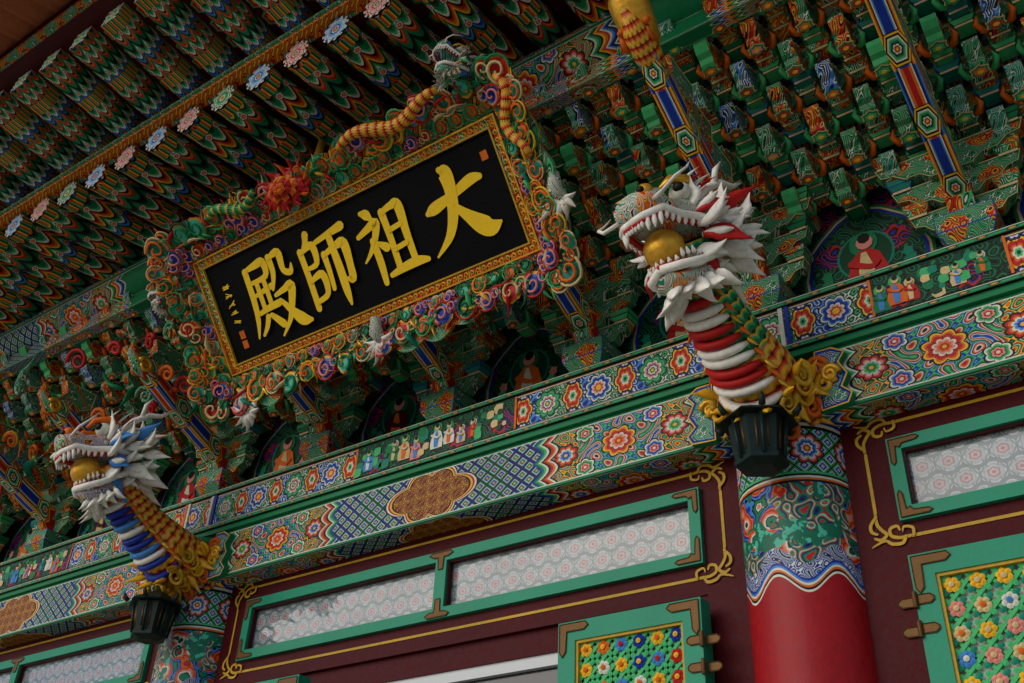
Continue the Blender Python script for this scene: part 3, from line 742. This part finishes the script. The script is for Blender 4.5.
# =================================================================== DRAGONS
def dhead(mb,O,F,U,s,sch,orb=True,full=True,wid=1.2):
    O=Vector(O);F=Vector(F).normalized();U=Vector(U);U=(U-F*U.dot(F)).normalized();Rt=F.cross(U)
    fn=lambda p:O+(F*p[0]+Rt*p[1]*wid+U*p[2])*s
    skin,ac,rim,mane=sch
    tube(mb,[(-.55,0,-.05),(-.35,0,.05),(-.1,0,.16),(.15,0,.17),(.38,0,.16),(.52,0,.22),(.62,0,.2),(.68,0,.1)],[.26,.33,.33,.27,.24,.26,.2,.06],skin,seg=14,flat=.68,fn=fn)
    tube(mb,[(-.4,0,-.2),(-.15,0,-.38),(.1,0,-.5),(.3,0,-.56),(.42,0,-.5)],[.24,.24,.22,.18,.05],skin,seg=12,flat=.4,fn=fn)
    for sg in (-1,1):
        up_=[(-.25,.30*sg,-.04),(.05,.28*sg,.04),(.32,.25*sg,.03),(.52,.22*sg,.08),(.66,.1*sg,.03),(.68,0,.02)]
        lo_=[(-.3,.28*sg,-.24),(-.02,.27*sg,-.35),(.2,.24*sg,-.44),(.36,.17*sg,-.47),(.45,0,-.45)]
        tube(mb,up_,.045,'bone',seg=7,fn=fn);tube(mb,[(a,b*.9,c-.04) for a,b,c in up_],.034,'red_paint',seg=7,fn=fn)
        tube(mb,lo_,.045,'bone',seg=7,fn=fn);tube(mb,[(a,b*.88,c+.03) for a,b,c in lo_],.03,'red_paint',seg=7,fn=fn)
        for L,dz in ((up_,-1),(lo_,1)):
            for j in range(len(L)-1):
                for q in (.17,.5,.83):
                    p=Vector(L[j]).lerp(Vector(L[j+1]),q);h=.11 if j!=len(L)-3 else .17
                    tube(mb,[p,p+Vector((0,0,dz*h*.6)),p+Vector((.01,0,dz*h))],[.03,.024,.006],'bone',seg=6,fn=fn)
        sphere(mb,(.14,.2*sg,.36),.1,'white_paint',fn);sphere(mb,(.2,.235*sg,.38),.055,'black_paint',fn)
        tube(mb,[(-.1,.24*sg,.42),(.08,.25*sg,.5),(.25,.2*sg,.48),(.34,.14*sg,.4)],[.02,.05,.05,.02],rim,seg=8,fn=fn)
        for j in range(4): flame(mb,fn,(.1-.08*j,.24*sg,.46),(-.5-.1*j,.3*sg,.9),(-.5,.1*sg,-.2),.24,.04,'red_paint' if j%2 else mane)
        sphere(mb,(.58,.13*sg,.3),.085,rim,fn);sphere(mb,(.65,.14*sg,.3),.04,'black_paint',fn)
        tube(mb,[(-.15,.15*sg,.38),(-.3,.2*sg,.52),(-.5,.24*sg,.62),(-.7,.25*sg,.62),(-.86,.27*sg,.7)],[.05,.05,.042,.032,.008],'bone',seg=7,fn=fn)
        tube(mb,[(-.42,.24*sg,.6),(-.46,.27*sg,.76),(-.58,.28*sg,.88)],[.035,.028,.006],'bone',seg=6,fn=fn)
        flame(mb,fn,(-.3,.3*sg,.2),(-.5,.8*sg,.4),(-.4,0,.3),.35,.08,ac,flat=.35)
        tube(mb,[(.58,.2*sg,.18),(.64,.34*sg,.15),(.56,.44*sg,.26),(.4,.48*sg,.38),(.3,.46*sg,.48)],[.022,.02,.018,.012,.005],'bone',seg=6,fn=fn)
        for lay in range(3 if full else 1):
            for j in range(9):
                a=-2.0+j*.42+lay*.14
                d=(-.35-.35*lay,math.cos(a)*sg,math.sin(a));b=(.06-.2*lay,math.cos(a)*(.27+.02*lay)*sg,math.sin(a)*.3-.04)
                m_=mane if (j*3+lay)%6 else ac
                flame(mb,fn,b,d,((.7,.1*sg,.6) if (j+lay)%2 else (-.7,.1*sg,-.5)),random.uniform(.24,.38),.115,m_,flat=.4,n=9,e=3.5,seg=8)
                tube(mb,[Vector(b)+Vector(d).normalized()*q for q in (.0,.1,.2,.27)],[.03,.05,.04,.01],mane,seg=6,fn=fn)
    for j in range(15):
        a=-.9+j*.13
        flame(mb,fn,(.25-abs(a)*.3,a*.24,-.56),(.1+.3*(j%2),a*.9,-1),(.6*(1 if j%2 else -1),a*.4,.2),random.uniform(.2,.34),.09,mane,flat=.45,e=3.5,seg=8)
    for j in range(6): flame(mb,fn,(-.15-.1*j,0,.38-.03*j),(-.4,0,1),(-.8,0,-.2),.25,.06,rim if j%2 else 'red_paint')
    tube(mb,[(-.3,0,-.24),(0,0,-.34),(.25,0,-.38),(.42,0,-.34)],[.16,.14,.11,.02],'red_paint',seg=8,flat=.3,fn=fn)
    sphere(mb,(-.22,0,-.12),.22,'maroon_paint',fn)
    if orb: sphere(mb,(.30,0,-.19),.205,'gold_leaf',fn,22,16,(1,1/wid,1))
def dragon(x0,sch,belly,scl,tail,c0):
    root=empty('dragon_carving',(x0*S,.94*S,.6*S+H0))
    mb=MB()
    P=[(x0+.004,.97,.604),(x0+.008,.93,.598),(x0+.010,.895,.606),(x0+.006,.865,.622),(x0+.001,.835,.64),(x0-.001,.805,.66),(x0,.785,.682),(x0,.768,.70)]
    RR=[.042,.044,.041,.035,.030,.027,.025,.024]
    tube(mb,P[:4],RR[:4],'scales_gold',seg=22,up=(1,0,0));tube(mb,P[2:],[.0385]+RR[3:],scl,seg=22,up=(1,0,0))
    n=15
    for j in range(n):
        t=.27+j/n*.66;k=t*(len(P)-1);i=int(k);q=k-i
        p=Vector(P[i]).lerp(Vector(P[i+1]),q);d=(Vector(P[i+1])-Vector(P[i])).normalized();dn=Vector((1,0,0)).cross(d)
        if dn.z>0: dn=-dn
        r=RR[i]*(1-q)+RR[i+1]*q
        arc=[p+Vector((1,0,0))*math.sin(a+c0)*r*1.04+dn*math.cos(a+c0)*r*1.08 for a in [-1.05+2.1*m/8 for m in range(9)]]
        tube(mb,arc,[.003,.0056,.0064,.0067,.0068,.0067,.0064,.0056,.003],belly[j%len(belly)],seg=8,up=tuple(d),flat=.8)
    for j in range(13):
        t=.24+j/13*.7;k=t*(len(P)-1);i=int(k);q=k-i;p=Vector(P[i]).lerp(Vector(P[i+1]),q);r=RR[i];d=(Vector(P[i+1])-Vector(P[i])).normalized();dn=Vector((1,0,0)).cross(d)
        if dn.z>0: dn=-dn
        for sx in (-1,1):
            a=c0+sx*1.12;flame(mb,None,p+Vector((1,0,0))*math.sin(a)*r*1.02+dn*math.cos(a)*r*1.02,tuple(Vector((1,0,0))*math.sin(a)*.5+dn*math.cos(a)*.5-d*.8),tuple(d*.3+Vector((sx*.4,0,0))),.016,.0045,'gold_leaf' if j%2 else 'orange_paint')
    mb.build('neck',root)
    mb=MB()
    for j in range(34):
        a=-1.9+j*.112;r=.046+.003*(j%3);y=.962-.013*(j%6)
        c=(x0+.008+math.sin(a)*r,y,.60-math.cos(a)*r)
        volute(mb,c,(math.cos(a),-.3,math.sin(a)),(math.sin(a)*.6,.8,-math.cos(a)*.6),random.uniform(.008,.013),.0034,tail[j%len(tail)])
    for j in range(26):
        a=-1.8+j*.14;y=.955-.02*(j%4)
        flame(mb,None,(x0+.008+math.sin(a)*.044,y,.60-math.cos(a)*.044),(math.sin(a)*.5,(-.8 if j%2 else .6),-math.cos(a)*.4),(math.sin(a)*.4,-.2,-.5*math.cos(a)),random.uniform(.022,.036),.0075,tail[(j*3)%len(tail)],e=3)
    for s in (-1,1):
        for q in range(4):
            volute(mb,(x0+.006+s*(.046+.008*q),.945-.004*q,.612+.016*(q%2)-.008*q),(s,0,0),(0,-.3,.95),.014-.0015*q,.004,tail[(q+1)%len(tail)])
    mb.build('flame_scrolls',root)
    mb=MB();dhead(mb,(x0-.006,.765,.706),(-.30,-1,-.30),(0,0,1),.105,sch);mb.build('head',root)
TL=['gold_leaf','scales_gold','orange_paint','yellow_paint','gold_leaf','line_gold']
dragon(XC[3],('curl_face','red_paint','gold_leaf','bone'),('bone','bone','red_paint','red_paint'),'scales_green',TL,-.35)
dragon(XC[2],('curl_face2','light_blue','orange_paint','bone'),('blue_paint','blue_paint','bone','light_blue'),'scales_gold',TL,-.1)

# =================================================================== SIGNBOARD
eu=Vector((0,-.637,.771));en=Vector((0,-.771,-.637));BO=Vector((-.856,.764,.895))
def bf(a,b,z): return BO+Vector((a,0,0))+eu*b+en*z
sign=empty('temple_signboard',tuple(BO*S+Vector((0,0,H0))))
def bbox(mb,a0,a1,b0,b1,z0,z1,m):
    n=len(mb.v);box(mb,a0,a1,b0,b1,z0,z1,m);mb.v[n:]=[tuple(bf(*p)) for p in mb.v[n:]]
hw,hh=.266,.0755
mb=MB()
bbox(mb,-hw,hw,-hh,hh,-.012,0,'board_black')
mb.build('board',sign)
def st(cx,cy,w,h,strokes,z0,m='gold_letters'):
    for i,s in enumerate(strokes):
        ribbon(mb,bf,[(cx+(p[0]-.5)*w,cy+(p[1]-.5)*h,p[2]*h*1.38) for p in s],z0+i*.0004,m,5)
mb=MB()
DA=[[(.08,.57,.05),(.2,.60,.11),(.5,.66,.08),(.8,.74,.10),(.94,.73,.06)],[(.44,1.0,.06),(.50,.94,.14),(.50,.72,.12),(.43,.46,.11),(.28,.22,.08),(.02,.04,.02)],[(.46,.56,.05),(.60,.38,.10),(.76,.2,.17),(.88,.12,.15),(1.02,.14,.03)]]
JO=[[(.18,.97,.05),(.26,.93,.10),(.31,.87,.06)],[(.02,.70,.05),(.2,.75,.07),(.38,.79,.09),(.30,.62,.07),(.16,.47,.05),(.0,.36,.02)],[(.24,.58,.07),(.25,.3,.08),(.23,.02,.06)],[(.31,.53,.04),(.43,.44,.09)],
 [(.54,.87,.08),(.55,.5,.07),(.54,.12,.07)],[(.54,.87,.05),(.72,.90,.07),(.84,.87,.10),(.83,.5,.08),(.83,.12,.07)],[(.57,.62,.05),(.78,.64,.05)],[(.57,.37,.05),(.78,.39,.05)],[(.38,.08,.05),(.6,.11,.08),(.86,.12,.09),(1.04,.09,.05)]]
SA=[[(.30,1.02,.08),(.25,.93,.06),(.15,.84,.03)],[(.10,.84,.07),(.11,.5,.07),(.10,.06,.07)],[(.12,.82,.04),(.36,.86,.08),(.35,.62,.06),(.14,.59,.04)],[(.12,.42,.04),(.38,.46,.08),(.37,.2,.06),(.13,.14,.05)],
 [(.46,.87,.05),(.7,.90,.06),(1.0,.93,.09)],[(.54,.68,.07),(.54,.45,.06),(.52,.22,.05)],[(.54,.67,.05),(.8,.72,.07),(.96,.71,.10),(.95,.42,.08),(.91,.24,.08),(.80,.29,.02)],[(.74,.88,.07),(.75,.4,.09),(.74,.12,.08),(.74,-.05,.03)]]
JE=[[(.13,.93,.04),(.34,.95,.07),(.50,.95,.08),(.48,.77,.06),(.16,.75,.04)],[(.13,.92,.07),(.12,.55,.07),(.08,.3,.06),(-.02,.06,.02)],[(.19,.58,.04),(.36,.60,.05),(.54,.62,.06)],[(.28,.70,.055),(.28,.37,.055)],[(.43,.71,.055),(.43,.38,.055)],[(.13,.34,.04),(.35,.37,.06),(.58,.38,.07)],[(.30,.27,.06),(.22,.16,.05),(.11,.07,.03)],[(.38,.27,.05),(.46,.19,.07),(.54,.11,.08)],
 [(.66,.96,.07),(.66,.76,.06),(.56,.56,.03)],[(.66,.95,.04),(.86,.97,.08),(.86,.74,.06),(.98,.68,.06),(1.03,.77,.02)],[(.58,.48,.04),(.76,.51,.06),(.91,.52,.09),(.80,.28,.07),(.68,.12,.05),(.48,-.03,.02)],[(.64,.40,.04),(.78,.22,.08),(.92,.07,.12),(1.07,.02,.04)]]
st(.184,.002,.106,.108,DA,.0012);st(.068,-.001,.096,.106,JO,.0012);st(-.046,.0,.092,.108,SA,.0012);st(-.155,-.003,.100,.114,JE,.0012)
for k in range(5):
    cy=.038-k*.014
    for q in range(4): ribbon(mb,bf,[(-.240+random.uniform(-.004,0),cy+random.uniform(-.004,.004),.0014),(-.233+random.uniform(0,.003),cy+random.uniform(-.004,.004),.0016)],.001+q*.0002+k*.0001,'gold_letters',2)
for (cx,cy) in ((-.237,-.038),(-.237,-.053),(.247,.048)):
    n=len(mb.v);box(mb,cx-.005,cx+.005,cy-.006,cy+.006,.0003,.0012,'orange_paint');mb.v[n:]=[tuple(bf(*p)) for p in mb.v[n:]]
mb.build('calligraphy',sign)
mb=MB()
def rail(o0,o1,z0,z1,m):
    a0,a1,b0,b1=-hw-o1,hw+o1,-hh-o1,hh+o1;w=o1-o0
    bbox(mb,a0,a1,b1-w,b1,z0,z1,m);bbox(mb,a0,a1,b0,b0+w,z0,z1,m);bbox(mb,a0,a0+w,b0+w,b1-w,z0,z1,m);bbox(mb,a1-w,a1,b0+w,b1-w,z0,z1,m)
rail(0,.0022,-.012,.004,'line_gold');rail(.0022,.0125,-.012,.002,'curl_red');rail(.0125,.0148,-.012,.006,'gold_leaf')
def perim(o,sp):
    a,b=hw+o,hh+o;res=[]
    for (x0,y0,x1,y1,nx,ny) in ((-a,b,a,b,0,1),(a,b,a,-b,1,0),(a,-b,-a,-b,0,-1),(-a,-b,-a,b,-1,0)):
        L=math.hypot(x1-x0,y1-y0);n=max(1,round(L/sp))
        for k in range(n): 
            t=(k+.5)/n;res.append((x0+(x1-x0)*t,y0+(y1-y0)*t,nx,ny))
    return res
for i,(a,b,nx,ny) in enumerate(perim(.0073,.0095)):
    disc(mb,bf,a,b,.0034,.0025,'yellow_paint',6,dome=.001)
    disc(mb,bf,a,b,.0018,.004,'green_paint' if i%2 else 'red_paint',6,dome=.0006)
mb.build('inner_frame',sign)
mb=MB()
def fb(a,b,z):
    o=max(abs(a)-hw-.0148,abs(b)-hh-.0148,0);return bf(a,b,z+o*.45)
per=perim(.0148,.006);inn=[];out=[]
for i,(a,b,nx,ny) in enumerate(per):
    ext=.044+.010*abs(math.sin(i*.36))+.008*math.sin(i*.13)
    inn.append(fb(a,b,-.002))
    cx=max(-hw+.02,min(hw-.02,a));cy=max(-hh+.02,min(hh-.02,b));d=Vector((a-cx,b-cy)).normalized()
    out.append(fb(a+d.x*ext,b+d.y*ext,-.002))
n=len(per);vs=inn+out;back=[p-en*.008 for p in vs]
fs=[(i,(i+1)%n,n+(i+1)%n,n+i) for i in range(n)];mb.mesh(vs,fs,'curl_green');mb.mesh(back,fs,'maroon_paint')
mb.mesh(out+[p-en*.008 for p in out],[(i,(i+1)%n,n+(i+1)%n,n+i) for i in range(n)],'curl_red')
CP=[('cream','light_green','green_paint','dark_green','red_paint'),('yellow_paint','orange_paint','red_paint','cream','green_paint'),('yellow_paint','light_blue','blue_paint','pink_paint','red_paint'),('cream','light_teal','teal_paint','orange_paint','cream'),
    ('yellow_paint','light_green','green_paint','orange_paint','yellow_paint'),('yellow_paint','red_paint','orange_paint','green_paint','light_green'),('orange_paint','yellow_paint','light_teal','green_paint','dark_green')]
def cloud(cx,cy,r,z,pal,dirx,diry):
    t=(-diry,dirx);h=random.choice([-1,1]);a0=random.uniform(0,6.28)
    for j,(ox,oy,rr) in enumerate(((0,0,1.),(t[0]*.95-dirx*.3,t[1]*.95-diry*.3,.7),(-t[0]*.95-dirx*.3,-t[1]*.95-diry*.3,.7))):
        x,y=cx+ox*r,cy+oy*r
        for k,c in enumerate(pal[:3]): disc(mb,fb,x+dirx*r*.05*k,y+diry*r*.05*k,r*rr*(1-.16*k),z-j*.0022+k*.0014+random.uniform(0,.0004),c,18,dome=.0008,lob=.14,nl=5,rot=a0)
        # carved double spiral standing proud of the disc
        sp=[(x+r*rr*.78*math.cos(a*h+a0)*(1-a/9),y+r*rr*.78*math.sin(a*h+a0)*(1-a/9),z-j*.0022+.0045+a*.0006) for a in [k*.5 for k in range(16)]]
        tube(mb,[fb(*p) for p in sp],[r*rr*.13*(1-.5*k/16) for k in range(16)],pal[3],seg=5,up=tuple(en))
        sp=[(x+r*rr*.95*math.cos(a*h+a0),y+r*rr*.95*math.sin(a*h+a0),z-j*.0022+.003) for a in [k*.45 for k in range(11)]]
        tube(mb,[fb(*p) for p in sp],r*rr*.09,pal[4],seg=5,up=tuple(en))
for i,(a,b,nx,ny) in enumerate(perim(.026,.024)): cloud(a,b,random.uniform(.009,.012),.003,random.choice(CP),nx,ny)
for i,(a,b,nx,ny) in enumerate(perim(.050,.035)):
    jx=random.uniform(-.006,.008);r=random.uniform(.013,.019);cloud(a+nx*jx,b+ny*jx,r,random.uniform(.002,.006),random.choice(CP),nx,ny)
TV=lambda x,y,z=0: tuple(Vector((x,0,0))+eu*y+en*z)
for i,(a,b,nx,ny) in enumerate(perim(.040,.0105)):
    th=random.uniform(-1.3,1.3);dx=nx*math.cos(th)-ny*math.sin(th);dy=ny*math.cos(th)+nx*math.sin(th);s_=random.choice([-1,1])
    flame(mb,None,fb(a+nx*random.uniform(-.012,.012),b+ny*random.uniform(-.012,.012),.006),TV(dx,dy,.25),TV(-dy*s_,dx*s_),random.uniform(.018,.036),random.uniform(.0035,.006),random.choice(['red_paint','orange_paint','gold_leaf','yellow_paint','light_green','green_paint','red_paint','cream','teal_paint']),e=3)
for sx in (-1,1):
    for sy in (-1,1):
        cloud(sx*(hw+.052),sy*(hh+.052),.020,.006,CP[1 if sx*sy>0 else 3],sx*.7,sy*.7);cloud(sx*(hw+.03),sy*(hh+.03),.014,.010,CP[2],sx*.7,sy*.7)
        for k in range(3):
            cloud(sx*(hw+.066-.006*k),sy*(hh+.02-.024*k),.013,.008,CP[(k+3)%7],sx,0)
mb.build('cloud_frame',sign)
mb=MB()
def wind(P,r,m):
    tube(mb,[fb(*p) for p in P],[r*(.5+.5*math.sin(pi*i/(len(P)-1))) for i in range(len(P))],m,seg=12,up=tuple(en))
wind([(hw+.045+.010*math.sin(k*.9),hh+.05-k*.012,.012) for k in range(10)],.008,'scales_gold')
wind([(.06+k*.0145,hh+.058+.008*math.sin(k*.7),.012) for k in range(13)],.0095,'scales_gold')
wind([(-.2+k*.0125,hh+.056+.008*math.sin(k*.9),.010) for k in range(9)],.008,'scales_green')
pf=lambda a,b,z:bf(-.05+a,hh+.045+b,.022+z)
for lay in range(5):
    for k in range(10-lay):
        a=k*2*pi/(10-lay)+lay*.4;rr=.030-.006*lay
        disc(mb,pf,rr*math.cos(a)*1.2,rr*.6*math.sin(a),.0115-.0015*lay,.004*lay+.0004*k,['red_paint','red_paint','orange_paint','red_paint','orange_paint'][lay],10,lob=.25,nl=5,dome=.004)
for k in range(14):
    th=k*.449;flame(mb,None,pf(math.cos(th)*.03,math.sin(th)*.015,.002),TV(math.cos(th),math.sin(th),.2),TV(-math.sin(th),math.cos(th)),.022,.006,'red_paint' if k%3 else 'orange_paint')
for a in (-.02,.20):
    p=bf(a,hh+.05,.0);tube(mb,[p,p+Vector((0,0,.02)),p+Vector((0,.004,.045)),p+Vector((0,.006,.09))],[.008,.009,.006,.0045],'gold_leaf',seg=12,up=(1,0,0))
    sphere(mb,tuple(p+Vector((0,0,.02))),.011,'gold_leaf')
for a in (-.15,.17):
    p=bf(a,-hh-.03,-.01);q=(BO.x+a,.86,.835);tube(mb,[p,q],.006,'maroon_paint',seg=8)
mb.build('ornaments',sign)
mb=MB()
dhead(mb,bf(hw-.005,hh+.085,.02),(-.3,-1,.25),(0,0,1),.046,('curl_teal','light_green','gold_leaf','curl_face'),False,False);mb.build('small_dragon_1',sign)
mb=MB();dhead(mb,bf(-hw-.085,hh-.012,.015),(-1,-.5,-.1),(0,0,1),.034,('curl_green','red_paint','yellow_paint','bone'),False,False);mb.build('small_dragon_2',sign)
mb=MB()
for (a,b,n_,L_) in ((.015,-hh-.05,8,.028),(-hw+.01,-hh-.075,9,.03),(hw+.07,-hh+.03,7,.032)):
    for k in range(n_):
        an=-pi/2+(k-(n_-1)/2)*.5
        flame(mb,None,bf(a,b,.020),TV(math.cos(an),math.sin(an),.3),TV(math.sin(an),.2),random.uniform(.8,1.2)*L_,.008,'bone',e=3)
    tube(mb,[bf(a,b+.035,.016),bf(a-.003,b+.015,.022),bf(a+.003,b,.022)],[.007,.010,.008],'curl_face',seg=9,up=tuple(en))
mb.build('claws',sign)

# =================================================================== LANTERNS
def lantern(x,y,z):
    mb=MB();r=.031
    tube(mb,[(x,y,z+.040),(x,y,z+.048),(x,y,z+.062)],[.006,.004,.0025],'iron',seg=8,up=(1,0,0))
    tube(mb,[(x,y,z+.042),(x,y,z+.034),(x,y,z+.022),(x,y,z+.019)],[.006,.018,.040,.042],'iron',seg=6,up=(1,0,0),smooth=False)
    tube(mb,[(x,y,z+.018),(x,y,z-.024)],[r,r*.8],'iron',seg=6,up=(1,0,0),smooth=False)
    tube(mb,[(x,y,z-.024),(x,y,z-.029),(x,y,z-.034)],[r*.9,r*.88,r*.5],'iron',seg=6,up=(1,0,0),smooth=False)
    for k in range(6):
        a=2*pi*k/6;p=Vector((x,y,z));c=Vector((math.cos(a),math.sin(a),0))
        tube(mb,[p+c*r+Vector((0,0,.018)),p+c*r*.8+Vector((0,0,-.025))],.0022,'iron',seg=5,up=(1,0,0))
        c2=Vector((math.cos(a+pi/6),math.sin(a+pi/6),0));q=p+c2*r*.82+Vector((0,0,-.003));sd=Vector((-c2.y,c2.x,0))
        for s1 in (-1,0,1): tube(mb,[q+sd*.008*s1+Vector((0,0,.016)),q+sd*.0065*s1-Vector((0,0,.014))-c2*.003],.0012,'bronze',seg=5,up=(1,0,0))
        tube(mb,[p+c*.040+Vector((0,0,.020)),p+c*.046+Vector((0,0,.026)),p+c*.047+Vector((0,0,.031))],[.004,.003,.001],'iron',seg=5,up=(1,0,0))
    tube(mb,[(x,y,z+.058),(x,y+.02,z+.066),(x,.95,z+.062)],.003,'iron',seg=6,up=(1,0,0))
    mb.build('hanging_lantern',None,(x,y,z))
lantern(-.352,.90,.528);lantern(-1.308,.90,.503)

me=bpy.data.meshes.new('ground');me.from_pydata([(-400,-400,0),(400,-400,0),(400,400,0),(-400,400,0)],[],[(0,1,2,3)]);me.materials.append(MATS[MI['paving']])
g=bpy.data.objects.new('ground',me);sc.collection.objects.link(g)
# =================================================================== LIGHT, CAMERA
w=bpy.data.worlds.new('World');sc.world=w;w.use_nodes=True;nt=w.node_tree
sky=nt.nodes.new('ShaderNodeTexSky');sky.sky_type='NISHITA';sky.sun_disc=False
EL,AZ=math.radians(30),math.radians(205)
sky.sun_elevation=EL;sky.sun_rotation=AZ
bg=nt.nodes['Background'];nt.links.new(sky.outputs[0],bg.inputs[0]);bg.inputs[1].default_value=.115
sd=Vector((math.sin(AZ)*math.cos(EL),math.cos(AZ)*math.cos(EL),math.sin(EL)))
l=bpy.data.lights.new('sun','SUN');l.energy=1.5;l.angle=math.radians(60);l.color=(1,.93,.82)
lo=bpy.data.objects.new('sun',l);lo.rotation_euler=(-sd).to_track_quat('-Z','Y').to_euler();lo.location=(0,-5,12);sc.collection.objects.link(lo)
cam=bpy.data.cameras.new('camera');cam.sensor_width=36;cam.lens=36*1040/1024;cam.clip_end=2000;cam.clip_start=.05
co=bpy.data.objects.new('camera',cam);sc.collection.objects.link(co)
cx_=Vector((.8161,.5765,.0423));cz_=Vector((.4958,-.6605,-.5639)).normalized();cy_=cz_.cross(cx_).normalized();cx_=cy_.cross(cz_)
M=Matrix((cx_,cy_,cz_)).transposed().to_4x4();M.translation=(0,0,H0);co.matrix_world=M
sc.camera=co
sc.view_settings.view_transform='Standard';sc.view_settings.look='None';sc.view_settings.exposure=0
